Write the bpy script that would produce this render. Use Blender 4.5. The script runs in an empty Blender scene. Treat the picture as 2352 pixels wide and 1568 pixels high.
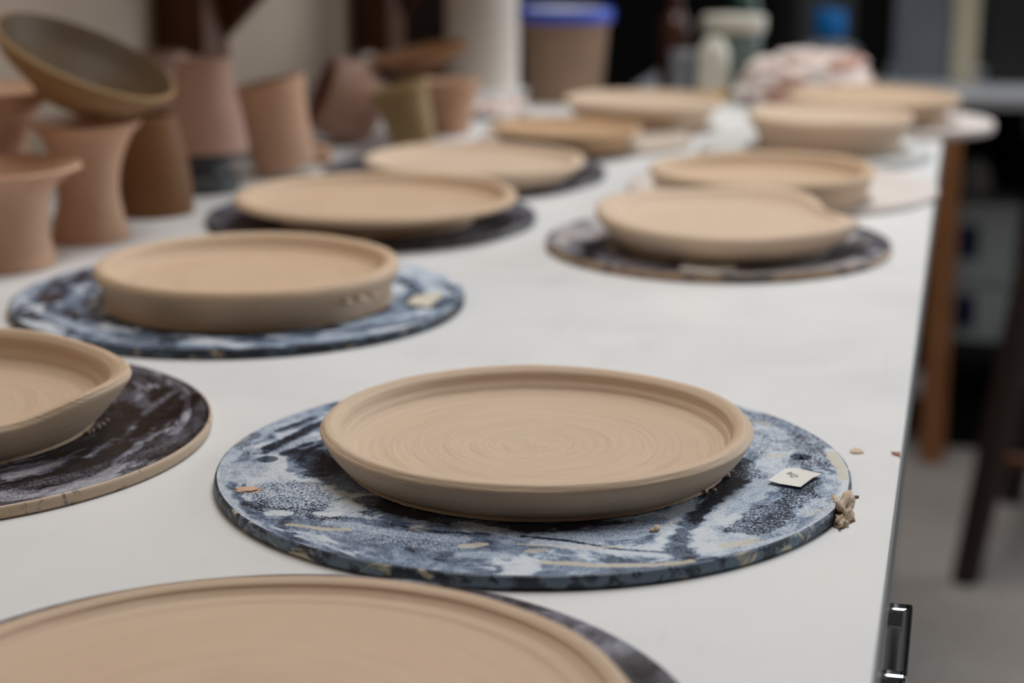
import bpy, bmesh, math, random
from mathutils import Vector, Matrix, noise
R = math.radians
C = bpy.context.scene.collection
sc = bpy.context.scene

# ------------------------------------------------------------ camera
TZ = 0.75                                    # table top height
FPX = 4372.7                                 # focal length in pixels of the 2352 px wide frame
PITCH, YAW = R(13.962), R(13.331)
cam_d = bpy.data.cameras.new('camera'); cam = bpy.data.objects.new('camera', cam_d); C.objects.link(cam)
cam.location = (0.02055, 0.00487, TZ + 0.28615)
cam.rotation_euler = (R(90) - PITCH, 0, YAW)
cam_d.sensor_width = 36; cam_d.lens = FPX / 2352 * 36
cam_d.clip_start = 0.02; cam_d.clip_end = 60
cam_d.dof.use_dof = True; cam_d.dof.focus_distance = 0.862; cam_d.dof.aperture_fstop = 5.2
sc.camera = cam
# ------------------------------------------------------------ world, lights, exposure
w = bpy.data.worlds.new('world'); sc.world = w; w.use_nodes = True
w.node_tree.nodes['Background'].inputs[0].default_value = (0.75, 0.86, 1, 1)
w.node_tree.nodes['Background'].inputs[1].default_value = 0.6
def area(name, loc, target, sx, sy, power, col):
    d = bpy.data.lights.new(name, 'AREA'); d.shape = 'RECTANGLE'; d.size = sx; d.size_y = sy
    d.energy = power; d.color = col
    o = bpy.data.objects.new(name, d); C.objects.link(o); o.location = loc
    o.rotation_euler = (Vector(target) - Vector(loc)).to_track_quat('-Z', 'Y').to_euler(); return o
area('window_daylight', (2.95, 4.0, 1.85), (0, 2.0, 1.0), 3.0, 1.6, 92, (0.90, 0.95, 1.0))
area('ceiling_light_glow', (0.0, 2.05, 2.83), (0.0, 2.05, 0), 0.6, 2.6, 36, (0.98, 0.985, 1.0))
sc.view_settings.view_transform = 'Standard'; sc.view_settings.look = 'None'
sc.view_settings.gamma = 1; sc.view_settings.use_curve_mapping = False
sc.view_settings.exposure = -0.06

# ------------------------------------------------------------ measuring: pixel of the photo -> point of the place
cm = Matrix.Rotation(YAW, 3, 'Z') @ Matrix.Rotation(R(90) - PITCH, 3, 'X')
def ray(px, py): return (cm @ Vector(((px - 1176) / FPX, -(py - 784) / FPX, -1)))
def at(px, py, z=0.0):                       # on the horizontal plane z above the table top
    d = ray(px, py); s = (TZ + z - cam.location.z) / d.z
    return Vector(cam.location) + d * s
def aty(px, py, Y):                          # on the upright plane y = Y
    d = ray(px, py); return Vector(cam.location) + d * ((Y - cam.location.y) / d.y)
def atx(px, py, X):
    d = ray(px, py); return Vector(cam.location) + d * ((X - cam.location.x) / d.x)

# ------------------------------------------------------------ materials
def lin(c):
    f = lambda v: v / 12.92 if v <= 0.04045 else ((v + 0.055) / 1.055) ** 2.4
    return tuple(f(v / 255) for v in c) + (1,)
class NT:
    def __init__(s, name):
        s.m = bpy.data.materials.new(name); s.m.use_nodes = True; s.t = s.m.node_tree
        s.b = s.t.nodes['Principled BSDF']; s.tc = None
    def n(s, kind, **kw):
        x = s.t.nodes.new('ShaderNode' + kind)
        for k, v in kw.items():
            if k.startswith('i_'):
                key = k[2:]; key = int(key) if key.isdigit() else key.replace('_', ' ')
                x.inputs[key].default_value = v
            else: setattr(x, k, v)
        return x
    def l(s, a, b): s.t.links.new(a, b)
    def obj(s):
        if not s.tc: s.tc = s.n('TexCoord')
        return s.tc.outputs['Object']
    def noise(s, scale, detail=4, rough=0.55, dist=0, vec=None):
        x = s.n('TexNoise', i_Scale=scale, i_Detail=detail, i_Roughness=rough, i_Distortion=dist)
        s.l(vec or s.obj(), x.inputs['Vector']); return x.outputs['Fac']
    def ramp(s, fac, stops, interp='LINEAR'):
        x = s.n('ValToRGB'); cr = x.color_ramp; cr.interpolation = interp
        while len(cr.elements) < len(stops): cr.elements.new(0.5)
        for e, (p, c) in zip(cr.elements, stops): e.position = p; e.color = c if len(c) == 4 else tuple(c) + (1,)
        s.l(fac, x.inputs[0]); return x.outputs[0]
    def math(s, op, a, b=None, clamp=False):
        x = s.n('Math', operation=op); x.use_clamp = clamp
        for i, v in enumerate((a, b)):
            if v is None: continue
            if isinstance(v, (int, float)): x.inputs[i].default_value = v
            else: s.l(v, x.inputs[i])
        return x.outputs[0]
    def mix(s, fac, a, b, mode='MIX'):
        x = s.n('Mix', data_type='RGBA', blend_type=mode)
        for sock, v in ((x.inputs[0], fac), (x.inputs[6], a), (x.inputs[7], b)):
            if isinstance(v, (int, float)): sock.default_value = v
            elif isinstance(v, tuple): sock.default_value = v
            else: s.l(v, sock)
        return x.outputs[2]
    def bump(s, h, strength=0.3, dist=0.001):
        x = s.n('Bump', i_Strength=strength, i_Distance=dist); s.l(h, x.inputs['Height']); s.l(x.outputs[0], s.b.inputs['Normal'])
    def set(s, **kw):
        for k, v in kw.items():
            k = k.replace('_', ' ')
            if hasattr(v, 'links') or hasattr(v, 'is_output'): s.l(v, s.b.inputs[k])
            else: s.b.inputs[k].default_value = v
        return s.m
def plain(name, col, rough=0.6, metal=0, var=0.12, scale=8, spec=0.5):
    q = NT(name); c = lin(col)
    a = tuple(v * (1 - var) for v in c[:3]) + (1,); b = tuple(min(1, v * (1 + var)) for v in c[:3]) + (1,)
    q.l(q.ramp(q.noise(scale), [(0.3, a), (0.7, b)]), q.b.inputs['Base Color'])
    q.b.inputs['Roughness'].default_value = rough; q.b.inputs['Metallic'].default_value = metal
    q.b.inputs['Specular IOR Level'].default_value = spec
    return q.m
def polar(q, seed, stretch=0.16, warp=0.02, wscale=9, zk=0.0):
    """vector (angle*k, radius, z) with a warp, so noise runs in arcs round the centre"""
    sep = q.n('SeparateXYZ'); q.l(q.obj(), sep.inputs[0])
    x, y, z = sep.outputs
    r = q.math('SQRT', q.math('ADD', q.math('MULTIPLY', x, x), q.math('MULTIPLY', y, y)))
    nx = q.n('TexNoise', i_Scale=wscale, i_Detail=2.0)
    mp = q.n('Mapping'); mp.inputs['Location'].default_value = (seed * 3.7, seed * 1.3, seed); q.l(q.obj(), mp.inputs[0])
    q.l(mp.outputs[0], nx.inputs['Vector'])
    wv = q.math('MULTIPLY', q.math('SUBTRACT', nx.outputs['Fac'], 0.5), warp)
    r2 = q.math('ADD', q.math('ADD', r, wv), q.math('MULTIPLY', z, zk))
    # unit circle direction (no seam) scaled by stretch, radius along z
    inv = q.math('DIVIDE', stretch, q.math('MAXIMUM', r, 0.002))
    comb = q.n('CombineXYZ')
    q.l(q.math('MULTIPLY', x, inv), comb.inputs[0]); q.l(q.math('MULTIPLY', y, inv), comb.inputs[1]); q.l(r2, comb.inputs[2])
    mp2 = q.n('Mapping'); mp2.inputs['Location'].default_value = (seed, seed * 2.1, seed * 0.7); q.l(comb.outputs[0], mp2.inputs[0])
    return mp2.outputs[0], r

def clay(name, col, seed=0, rings=1.0, rough=0.62, blush=0.25):
    q = NT(name); c = lin(col)
    v, r = polar(q, seed, 0.003, 0.0005, 6, 1.3)
    fine = q.noise(1100, 2, 0.6, vec=v); mid = q.noise(330, 4, 0.7, vec=v)
    big = q.noise(14, 3, 0.5)
    pink = (min(1, c[0] * 1.04), c[1] * 0.93, c[2] * 0.94, 1); dk = (c[0] * .9, c[1] * .88, c[2] * .86, 1)
    b = q.mix(q.ramp(big, [(0.42, (0, 0, 0)), (0.62, (blush,) * 3)]), c, pink)
    b = q.mix(q.ramp(mid, [(0.38, (0.8,) * 3), (0.52, (0, 0, 0))]), b, dk)
    q.l(b, q.b.inputs['Base Color'])
    h = q.math('ADD', q.math('MULTIPLY', fine, 0.5), q.math('MULTIPLY', mid, 1.0))
    q.bump(h, 0.7 * rings, 0.0011)
    q.b.inputs['Roughness'].default_value = rough; q.b.inputs['Specular IOR Level'].default_value = 0.35
    return q.m

M = {}
M['clay_a'] = clay('buff_clay', (209, 186, 160), 1, 1.0)
M['clay_b'] = clay('buff_clay_warm', (206, 180, 151), 2, 0.7)
M['clay_e'] = clay('buff_clay_wet', (205, 181, 153), 3, 0.6)
M['clay_f'] = clay('buff_clay_blushed', (207, 182, 155), 13, 0.6, blush=.4)
M['clay_c'] = clay('buff_clay_soft', (211, 188, 163), 4, 0.5)
M['clay_dk'] = clay('damp_shaded_clay', (88, 68, 42), 5, 0.5, 0.55, 0.05)  # damp clay inside the tilted bowl, darkened further for the shade in it
M['clay_tan'] = clay('tan_clay', (148, 118, 78), 15, .5)
M['clay_brown'] = clay('brown_clay', (124, 84, 48), 5, 0.5, 0.6, 0.05)
M['clay_olive'] = clay('olive_clay', (158, 134, 92), 6, 0.5, 0.6, 0.05)
M['clay_foot'] = clay('unturned_clay', (190, 156, 120), 7, 0.5)
M['pink'] = clay('pink_dry_clay', (210, 170, 141), 8, 0.4, 0.8, 0.4)
M['pink2'] = clay('rosy_dry_clay', (188, 152, 134), 9, 0.4, 0.85, 0.5)
M['red'] = clay('reddish_clay', (178, 124, 104), 10, 0.4, 0.8, 0.4)

def table_mat():
    q = NT('white_worktop')
    n1 = q.noise(3.2, 5, 0.55); n2 = q.noise(11, 6, 0.65, 0.6); n3 = q.noise(160, 3, 0.6)
    mp = q.n('Mapping'); mp.inputs['Scale'].default_value = (9, 1.1, 1); mp.inputs['Rotation'].default_value = (0, 0, 0.9)
    q.l(q.obj(), mp.inputs[0]); n4 = q.noise(7, 4, 0.6, 0.5, vec=mp.outputs[0])
    b = q.ramp(n1, [(0.3, lin((221, 222, 222))), (0.7, lin((231, 231, 229)))])
    b = q.mix(q.ramp(n2, [(0.56, (0, 0, 0)), (0.78, (0.5,) * 3)]), b, lin((226, 217, 205)))
    b = q.mix(q.ramp(n4, [(0.6, (0, 0, 0)), (0.75, (0.25,) * 3)]), b, lin((205, 208, 212)))
    b = q.mix(q.ramp(n3, [(0.72, (0, 0, 0)), (0.8, (0.5,) * 3)]), b, lin((190, 170, 150)))
    q.l(b, q.b.inputs['Base Color'])
    q.l(q.ramp(n2, [(0.3, (0.36,) * 3), (0.7, (0.55,) * 3)]), q.b.inputs['Roughness'])
    q.bump(n2, 0.12, 0.0006); return q.m
M['table'] = table_mat()

def bat_top(name, stops, seed, stretch=0.16, warp=0.03, fine=0.35, cream=None, cthr=0.62, wet=0.3, attr=False, wscale=9, sc1=24, band=0.0):
    q = NT(name); v, r = polar(q, seed, stretch, warp, wscale)
    n1 = q.noise(sc1, 6, 0.66, 0.8, vec=v); n2 = q.noise(120, 5, 0.7, 0.8, vec=v); n3 = q.noise(900, 2, 0.7)
    n4 = q.noise(38, 4, 0.6, 0.8)
    f = q.math('ADD', n1, q.math('MULTIPLY', q.math('SUBTRACT', n2, 0.5), fine))
    f = q.math('ADD', f, q.math('MULTIPLY', q.math('SUBTRACT', n4, 0.5), 0.35))
    if band:                                      # layered strokes, like slip dragged round by hand
        ph = q.math('ADD', q.math('MULTIPLY', n1, 30.0), q.math('MULTIPLY', n2, 5.0))
        wv_ = q.math('MULTIPLY', q.math('SINE', ph), band)
        th_ = q.math('MULTIPLY', q.math('POWER', q.math('ABSOLUTE', q.math('COSINE', q.math('MULTIPLY', ph, 0.5))), 14.0), band * 1.3)
        f = q.math('ADD', f, q.math('ADD', wv_, th_))
    if attr:                                      # brush marks of slip, plus painted plate shade, laid down as vertex data
        at_ = q.n('Attribute', attribute_name='slip'); sx = q.n('SeparateColor'); q.l(at_.outputs['Color'], sx.inputs[0])
        rr, gg, bb = sx.outputs[0], sx.outputs[1], sx.outputs[2]                    # value, amount, roughness of speckle
        f0 = q.math('ADD', q.math('MULTIPLY', rr, gg), q.math('MULTIPLY', f, q.math('SUBTRACT', 1.0, q.math('MULTIPLY', gg, 0.5))))
        f0 = q.math('SUBTRACT', f0, q.math('MULTIPLY', gg, 0.25))
        sp = q.math('MULTIPLY', q.math('SUBTRACT', n3, 0.5), q.math('ADD', q.math('MULTIPLY', bb, 1.5), 0.3))
        f = q.math('ADD', f0, sp)
    else:
        f = q.math('ADD', f, q.math('MULTIPLY', q.math('SUBTRACT', n3, 0.5), 0.3))
    b = q.ramp(f, stops)
    if cream:
        n5 = q.noise(18, 4, 0.6, 1.2, vec=v)
        mp = q.n('Mapping'); mp.inputs['Location'].default_value = (5 + seed, 3, 1); q.l(v, mp.inputs[0])
        n5 = q.noise(18, 4, 0.6, 1.0, vec=mp.outputs[0])
        b = q.mix(q.ramp(n5, [(cthr, (0, 0, 0)), (cthr + .05, (0.85,) * 3)]), b, lin(cream))
    if attr:
        ca = q.math('ADD', at_.outputs['Alpha'], q.math('MULTIPLY', q.math('SUBTRACT', n2, 0.5), 0.9))
        b = q.mix(q.ramp(ca, [(0.45, (0, 0, 0)), (0.85, (0.8,) * 3)]), b, lin(cream or (190, 175, 155)))
    q.l(b, q.b.inputs['Base Color'])
    q.l(q.ramp(f, [(0.3, (wet,) * 3), (0.55, (0.62,) * 3)]), q.b.inputs['Roughness'])
    q.bump(f, 0.35, 0.0006); q.b.inputs['Specular IOR Level'].default_value = 0.35
    return q.m
BLUE = [(0.30, lin((20, 24, 34))), (0.38, lin((46, 56, 74))), (0.46, lin((104, 121, 145))), (0.54, lin((156, 171, 190))), (0.68, lin((205, 212, 218)))]
PURP = [(0.34, lin((30, 22, 24))), (0.45, lin((52, 45, 50))), (0.54, lin((92, 90, 100))), (0.64, lin((130, 130, 140))), (0.80, lin((185, 183, 184)))]
GREY = [(0.32, lin((30, 28, 33))), (0.42, lin((70, 68, 78))), (0.54, lin((128, 128, 138))), (0.72, lin((190, 182, 176)))]
BLUE2 = [(0.34, lin((24, 24, 32))), (0.44, lin((45, 50, 66))), (0.53, lin((104, 120, 146))), (0.63, lin((150, 166, 188))), (0.80, lin((196, 202, 212)))]
M['bat_a'] = bat_top('bat_slip_blue', [(p - .025, c) for p, c in BLUE], 1, 0.07, 0.05, 0.5, (204, 196, 176), 0.68, attr=True, wscale=7, sc1=26, band=.05)
M['bat_b'] = bat_top('bat_slip_blue_streaked', BLUE, 14, 0.05, 0.05, 0.6, (205, 192, 165), 0.68, attr=True, sc1=34, band=.09)
M['bat_e'] = bat_top('bat_slip_purple', PURP, 7, 0.035, 0.06, 0.8, (176, 160, 140), 0.74, wet=0.22, attr=True, wscale=5, sc1=30, band=.08)
M['bat_c'] = bat_top('bat_slip_grey', GREY, 4, 0.07, 0.03, 0.3, (170, 150, 132), 0.60, attr=True, band=.06)
M['bat_d'] = bat_top('bat_slip_dark', [(p + .1, c) for p, c in GREY], 9, 0.1, 0.03, 0.3, None, attr=True)
M['bat_f'] = bat_top('bat_slip_plum', PURP, 12, 0.12, 0.03, 0.4, None)
M['bat_pale'] = plain('pale_plaster_bat', (214, 204, 197), 0.7, var=0.05)
M['bat_beige'] = plain('beige_plaster_bat', (190, 176, 160), 0.7, var=0.08)
M['bat_white'] = plain('white_plaster_bat', (200, 200, 196), 0.7, var=0.05)
def edge_mat(name, base, dark, thr, seed, light=None):
    q = NT(name); mp = q.n('Mapping'); mp.inputs['Location'].default_value = (seed, seed, 0); mp.inputs['Scale'].default_value = (1, 1, 1.2); q.l(q.obj(), mp.inputs[0])
    n = q.noise(75, 4, 0.65, 0.5, vec=mp.outputs[0]); b = q.ramp(n, [(thr - .03, lin(dark)), (thr + .05, lin(base))])
    if light:
        n2 = q.noise(52, 4, 0.6, 0.8, vec=mp.outputs[0]); b = q.mix(q.ramp(n2, [(0.58, (0, 0, 0)), (0.66, (1, 1, 1))]), b, lin(light))
    q.l(b, q.b.inputs['Base Color']); q.b.inputs['Roughness'].default_value = 0.5; q.bump(n, 0.2, 0.0005); return q.m
M['edge_a'] = edge_mat('bat_edge_navy', (98, 116, 134), (34, 45, 60), 0.49, 2, (200, 192, 165))
M['edge_b'] = edge_mat('bat_edge_dark', (66, 84, 104), (16, 26, 40), 0.53, 5, (176, 158, 132))
M['edge_e'] = edge_mat('bat_edge_beige', (192, 168, 142), (110, 108, 106), 0.37, 7)
M['edge_c'] = edge_mat('bat_edge_tan', (170, 144, 118), (66, 68, 76), 0.42, 9)
M['edge_d'] = edge_mat('bat_edge_grey', (110, 105, 105), (50, 50, 56), 0.5, 11)

def wood(name, col, dark, rough=0.5):
    q = NT(name); mp = q.n('Mapping'); mp.inputs['Scale'].default_value = (14, 14, 1.2); q.l(q.obj(), mp.inputs[0])
    n = q.noise(3, 6, 0.6, 1.5, vec=mp.outputs[0]); q.l(q.ramp(n, [(0.3, lin(dark)), (0.7, lin(col))]), q.b.inputs['Base Color'])
    q.b.inputs['Roughness'].default_value = rough; q.bump(n, 0.15, 0.001); return q.m
M['wood_red'] = wood('dark_red_wood', (106, 58, 20), (66, 32, 10))
M['wood_orange'] = wood('orange_wood', (156, 104, 62), (124, 78, 44))
M['wood_dark'] = wood('dark_stained_wood', (48, 28, 20), (30, 18, 13))
def stucco(name, col, var=0.06):
    q = NT(name); c = lin(col); n = q.noise(1.6, 5); n2 = q.noise(60, 4)
    a = tuple(v * (1 - var) for v in c[:3]) + (1,); b = tuple(min(1, v * (1 + var)) for v in c[:3]) + (1,)
    q.l(q.ramp(n, [(0.3, a), (0.7, b)]), q.b.inputs['Base Color']); q.b.inputs['Roughness'].default_value = 0.85
    q.bump(n2, 0.15, 0.002); return q.m
M['wall'] = stucco('warm_grey_plaster', (184, 164, 144))
M['wall_dark'] = stucco('dark_grey_plaster', (84, 80, 76))
M['ceil'] = stucco('ceiling_grey', (168, 166, 163))
M['pillar'] = stucco('cream_paint', (226, 214, 200), 0.03)
def floor_mat():
    q = NT('grey_concrete'); n = q.noise(2.2, 6, 0.6); n2 = q.noise(40, 4, 0.6)
    b = q.ramp(n, [(0.3, lin((128, 121, 115))), (0.7, lin((156, 148, 141)))])
    b = q.mix(0.25, b, q.ramp(n2, [(0.35, lin((118, 112, 108))), (0.65, lin((166, 159, 152)))]))
    q.l(b, q.b.inputs['Base Color']); q.b.inputs['Roughness'].default_value = 0.7; q.bump(n2, 0.2, 0.002); return q.m
M['floor'] = floor_mat()
M['steel'] = plain('brushed_steel', (176, 178, 182), 0.45, 0.35, 0.05, 30)
M['chrome'] = plain('chrome', (215, 218, 222), 0.08, 1.0, 0.01)
M['black'] = plain('black_plastic', (20, 20, 20), 0.5, 0, 0.1)
M['black_m'] = plain('matte_black', (13, 13, 12), 0.9, 0, 0.1, spec=0.1)
M['grey_paint'] = plain('grey_painted_metal', (98, 104, 112), 0.5)
M['dkgrey'] = plain('dark_grey_metal', (62, 62, 62), 0.5)
M['cream'] = plain('cream_paint_post', (176, 168, 146), 0.6, var=0.04)
M['cab_grey'] = plain('grey_cabinet_laminate', (120, 120, 118), 0.5, var=0.04)
M['edge_strip'] = plain('grey_edge_banding', (110, 112, 110), 0.45, var=0.08, scale=40)
M['white_pl'] = plain('white_plastic', (205, 205, 205), 0.4, var=0.03)
M['bin'] = plain('milky_plastic_bin', (160, 168, 170), 0.4, var=0.04)
M['blue_lid'] = plain('blue_lid_plastic', (52, 82, 190), 0.35, var=0.05)
M['navy'] = plain('navy_print', (12, 18, 62), 0.5, var=0.05)
M['bright_blue'] = plain('bright_blue_plastic', (8, 104, 172), 0.4, var=0.05)
M['paper'] = plain('white_paper', (228, 226, 218), 0.8, var=0.02)
M['paper_old'] = plain('clay_stained_paper', (205, 198, 180), 0.8, var=0.06, scale=60)
M['ink'] = plain('grey_ink', (140, 140, 142), 0.8)
M['slip_water'] = plain('brown_slip_water', (226, 188, 154), 0.35, var=0.14, scale=14)
M['yellow'] = plain('ochre_liquid', (206, 168, 96), 0.4, var=0.05)
M['white_bottle'] = plain('off_white_plastic', (196, 192, 178), 0.45, var=0.03)
M['grey_cup'] = plain('blue_grey_glaze', (112, 116, 122), 0.35, var=0.05)
M['brown_glass'] = plain('brown_glass', (70, 40, 28), 0.25)
M['green'] = plain('green_plastic', (8, 46, 34), 0.4)
def glassy(name, col, alpha, rough=0.2):
    q = NT(name); tr = q.n('BsdfTransparent'); tr.inputs[0].default_value = (*lin(col)[:3], 1)
    mx = q.n('MixShader'); mx.inputs[0].default_value = alpha
    q.b.inputs['Base Color'].default_value = lin(col); q.b.inputs['Roughness'].default_value = rough
    out = q.t.nodes['Material Output']; q.l(tr.outputs[0], mx.inputs[1]); q.l(q.b.outputs[0], mx.inputs[2]); q.l(mx.outputs[0], out.inputs[0])
    return q.m
M['clear'] = glassy('clear_plastic', (205, 200, 195), 0.12)
M['clear_green'] = glassy('greenish_clear_plastic', (150, 170, 162), 0.45)
M['clear_grey'] = glassy('greyish_clear_plastic', (165, 168, 172), 0.45)
M['pane'] = glassy('window_glass', (240, 245, 250), 0.06, 0.05)
def towel_mat():
    q = NT('stained_towel'); n = q.noise(28, 4, 0.6, 0.8); n2 = q.noise(300, 2, 0.6)
    b = q.ramp(n, [(0.38, lin((176, 124, 104))), (0.46, lin((214, 188, 176))), (0.54, lin((232, 222, 216))), (0.8, lin((238, 232, 228)))])
    q.l(b, q.b.inputs['Base Color']); q.b.inputs['Roughness'].default_value = 0.95; q.bump(n2, 0.5, 0.002); return q.m
M['towel'] = towel_mat()
M['lamp'] = NT('lamp_diffuser').set(Base_Color=(1, 1, 1, 1), Emission_Color=(1, 0.97, 0.92, 1), Emission_Strength=1.5)

# ------------------------------------------------------------ object helpers
def tag(o, label=None, cat=None, group=None, kind=None):
    for k, v in (('label', label), ('category', cat), ('group', group), ('kind', kind)):
        if v: o[k] = v
    return o
def mesh(name, verts, faces, mats, parent=None, smooth=True, loc=None, mi=None):
    me = bpy.data.meshes.new(name); me.from_pydata([tuple(v) for v in verts], [], faces)
    for m in (mats if isinstance(mats, (list, tuple)) else [mats]): me.materials.append(m)
    if smooth: me.polygons.foreach_set('use_smooth', [True] * len(me.polygons))
    if mi: me.polygons.foreach_set('material_index', mi)
    me.update(); o = bpy.data.objects.new(name, me); C.objects.link(o)
    if parent: o.parent = parent
    if loc is not None: o.location = loc
    return o
def from_bm(name, bm, mats, parent=None, loc=None, smooth=False):
    bmesh.ops.recalc_face_normals(bm, faces=bm.faces)
    me = bpy.data.meshes.new(name); bm.to_mesh(me); bm.free()
    for m in (mats if isinstance(mats, (list, tuple)) else [mats]): me.materials.append(m)
    if smooth: me.polygons.foreach_set('use_smooth', [True] * len(me.polygons))
    o = bpy.data.objects.new(name, me); C.objects.link(o)
    if parent: o.parent = parent
    if loc is not None: o.location = loc
    return o
def box_bm(bm, a, b, bev=0.0):
    vs = [bm.verts.new((x, y, z)) for x in (a[0], b[0]) for y in (a[1], b[1]) for z in (a[2], b[2])]
    fs = [bm.faces.new([vs[i] for i in f]) for f in ((0, 1, 3, 2), (4, 6, 7, 5), (0, 4, 5, 1), (2, 3, 7, 6), (0, 2, 6, 4), (1, 5, 7, 3))]
    if bev:
        es = list({e for f in fs for e in f.edges}); bmesh.ops.bevel(bm, geom=es, offset=bev, segments=2, affect='EDGES', profile=0.6)
def box(name, a, b, mat, parent=None, bev=0.002, loc=None):
    bm = bmesh.new(); box_bm(bm, a, b, bev); return from_bm(name, bm, mat, parent, loc)
def empty(name, loc, rot=(0, 0, 0)):
    o = bpy.data.objects.new(name, None); o.empty_display_size = 0.05; C.objects.link(o); o.location = loc; o.rotation_euler = rot; return o
def lathe(name, prof, mats, parent=None, loc=None, seg=96, warp=None, mi=None, closed=False):
    """prof: list of (r, z) ; warp(theta, r, z) -> (r, z)"""
    vs, fs, mm = [], [], []
    n = len(prof)
    for j in range(seg):
        t = 2 * math.pi * j / seg
        for (r, z) in prof:
            if warp: r, z = warp(t, r, z)
            vs.append((r * math.cos(t), r * math.sin(t), z))
    for j in range(seg):
        k = (j + 1) % seg
        for i in range(n - 1):
            fs.append((j * n + i, k * n + i, k * n + i + 1, j * n + i + 1)); mm.append(mi[i] if mi else 0)
        if closed: fs.append((j * n + n - 1, k * n + n - 1, k * n, j * n)); mm.append(0)
    o = mesh(name, vs, fs, mats, parent, True, loc, mm)
    bm = bmesh.new(); bm.from_mesh(o.data); bmesh.ops.remove_doubles(bm, verts=bm.verts, dist=1e-6)
    bmesh.ops.recalc_face_normals(bm, faces=bm.faces); bm.to_mesh(o.data); bm.free(); return o
def smooth_prof(pts, k=6):
    out = []
    P = [pts[0]] + list(pts) + [pts[-1]]
    for i in range(1, len(P) - 2):
        p0, p1, p2, p3 = P[i - 1], P[i], P[i + 1], P[i + 2]
        for s in range(k):
            t = s / k
            out.append(tuple(0.5 * ((2 * p1[a]) + (-p0[a] + p2[a]) * t + (2 * p0[a] - 5 * p1[a] + 4 * p2[a] - p3[a]) * t * t + (-p0[a] + 3 * p1[a] - 3 * p2[a] + p3[a]) * t ** 3) for a in (0, 1)))
    out.append(tuple(pts[-1]))
    return [(max(0.0, r), z) for r, z in out]
def tube(name, a, b, r0, r1, mat, parent=None, seg=16, loc=None):
    a, b = Vector(a), Vector(b); q = (b - a).to_track_quat('Z', 'Y'); L = (b - a).length
    pr = [(0, 0), (r0 * .9, 0), (r0, L * .01), (r1, L * .99), (r1 * .9, L), (0, L)]
    o = lathe(name, pr, mat, None, None, seg)
    o.data.transform(Matrix.Translation(a) @ q.to_matrix().to_4x4())
    if parent: o.parent = parent
    if loc is not None: o.location = loc
    return o

# ------------------------------------------------------------ the room
def struct(o): o['kind'] = 'structure'; return o
XL, XR, YN, YF, ZC = -0.80, 3.0, -2.4, 6.4, 2.9
WE = 2.62                                     # where the left wall ends and the room opens up
struct(box('floor', (-3.2, YN, -0.1), (XR, YF, 0), M['floor'], bev=0))
struct(box('ceiling', (-3.2, YN, ZC), (XR, YF, ZC + .1), M['ceil'], bev=0))
struct(box('wall_left', (XL - .12, YN, 0), (XL, WE, ZC), M['wall'], bev=0))
struct(box('wall_far_left', (-3.3, YN, 0), (-3.2, YF, ZC), M['wall_dark'], bev=0))
struct(box('wall_far', (-3.3, YF, 0), (XR + .1, YF + .1, ZC), M['wall_dark'], bev=0))
struct(box('wall_near', (-3.3, YN - .1, 0), (XR + .1, YN, ZC), M['wall_dark'], bev=0))
bm = bmesh.new(); W0, W1, Z0, Z1 = 2.4, 5.6, 1.0, 2.7
box_bm(bm, (XR, YN, 0), (XR + .1, YF, Z0)); box_bm(bm, (XR, YN, Z1), (XR + .1, YF, ZC))
box_bm(bm, (XR, YN, Z0), (XR + .1, W0, Z1)); box_bm(bm, (XR, W1, Z0), (XR + .1, YF, Z1))
struct(from_bm('wall_right', bm, M['wall']))
win = struct(empty('window_1', (XR, (W0 + W1) / 2, Z0)))
bm = bmesh.new(); hw = (W1 - W0) / 2; hh = Z1 - Z0
for a, b in (((0.01, -hw, 0), (.07, hw, .05)), ((0.01, -hw, hh - .05), (.07, hw, hh)), ((0.01, -hw, 0), (.07, -hw + .05, hh)), ((0.01, hw - .05, 0), (.07, hw, hh)), ((0.01, -.025, 0), (.07, .025, hh))): box_bm(bm, a, b)
from_bm('window_frame', bm, M['white_pl'], win)
box('window_pane', (.035, -hw + .05, .05), (.042, hw - .05, hh - .05), M['pane'], win, 0)
lamp = tag(empty('ceiling_light', (0.0, 2.05, ZC)), 'long white fluorescent ceiling light over the worktable', 'ceiling light')
box('light_housing', (-.4, -1.4, -.05), (.4, 1.4, 0), M['white_pl'], lamp)
box('diffuser', (-.36, -1.34, -.06), (.36, 1.34, -.05), M['lamp'], lamp, 0)
# pillar with a bead of skirting at its foot, standing where the wall ends
pc = at(1108, 246); pc.y = 2.50; pc.x = aty(1108, 240, 2.5).x
pil = struct(lathe('trim_1', [(.049, 0), (.049, 1.4), (.049, 2.1)], M['pillar'], loc=(pc.x, pc.y, 0), seg=48))

# ------------------------------------------------------------ shelf on wooden brackets along the left wall
def bracket(px0, px1, label, pxh):
    A = atx(px0, 60, XL + .001); B = aty(px1, 60, A.y)
    y0 = A.y; wdt = .055; zb = TZ + .04
    r = tag(empty('shelf_bracket', (XL, y0, zb)), label, 'bracket', 'wooden brackets carrying the wall shelf')
    box('post', (0.001, 0, 0), (wdt, .07, .40), M['wood_red'], r)
    # triangular brace: foot point and edge direction measured on the photo
    f = aty(pxh[0][0], pxh[0][1], y0 + .03); g = aty(pxh[1][0], pxh[1][1], y0 + .03)
    sl = (g.x - f.x) / (g.z - f.z); x0 = wdt; zf = f.z - (f.x - XL - wdt) / sl - zb; zt = .40
    xt = wdt + (zt - zf) * sl
    vs = [(x0, y, z) if k == 0 else (xx, y, z) for y in (.052, .07) for k, (xx, z) in enumerate(((x0, zf), (xt, zt), (x0, zt)))]
    mesh('brace', vs, [(0, 1, 2), (5, 4, 3), (0, 3, 4, 1), (1, 4, 5, 2), (2, 5, 3, 0)], M['wood_red'], r, False)
    return xt, zb + .40
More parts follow.
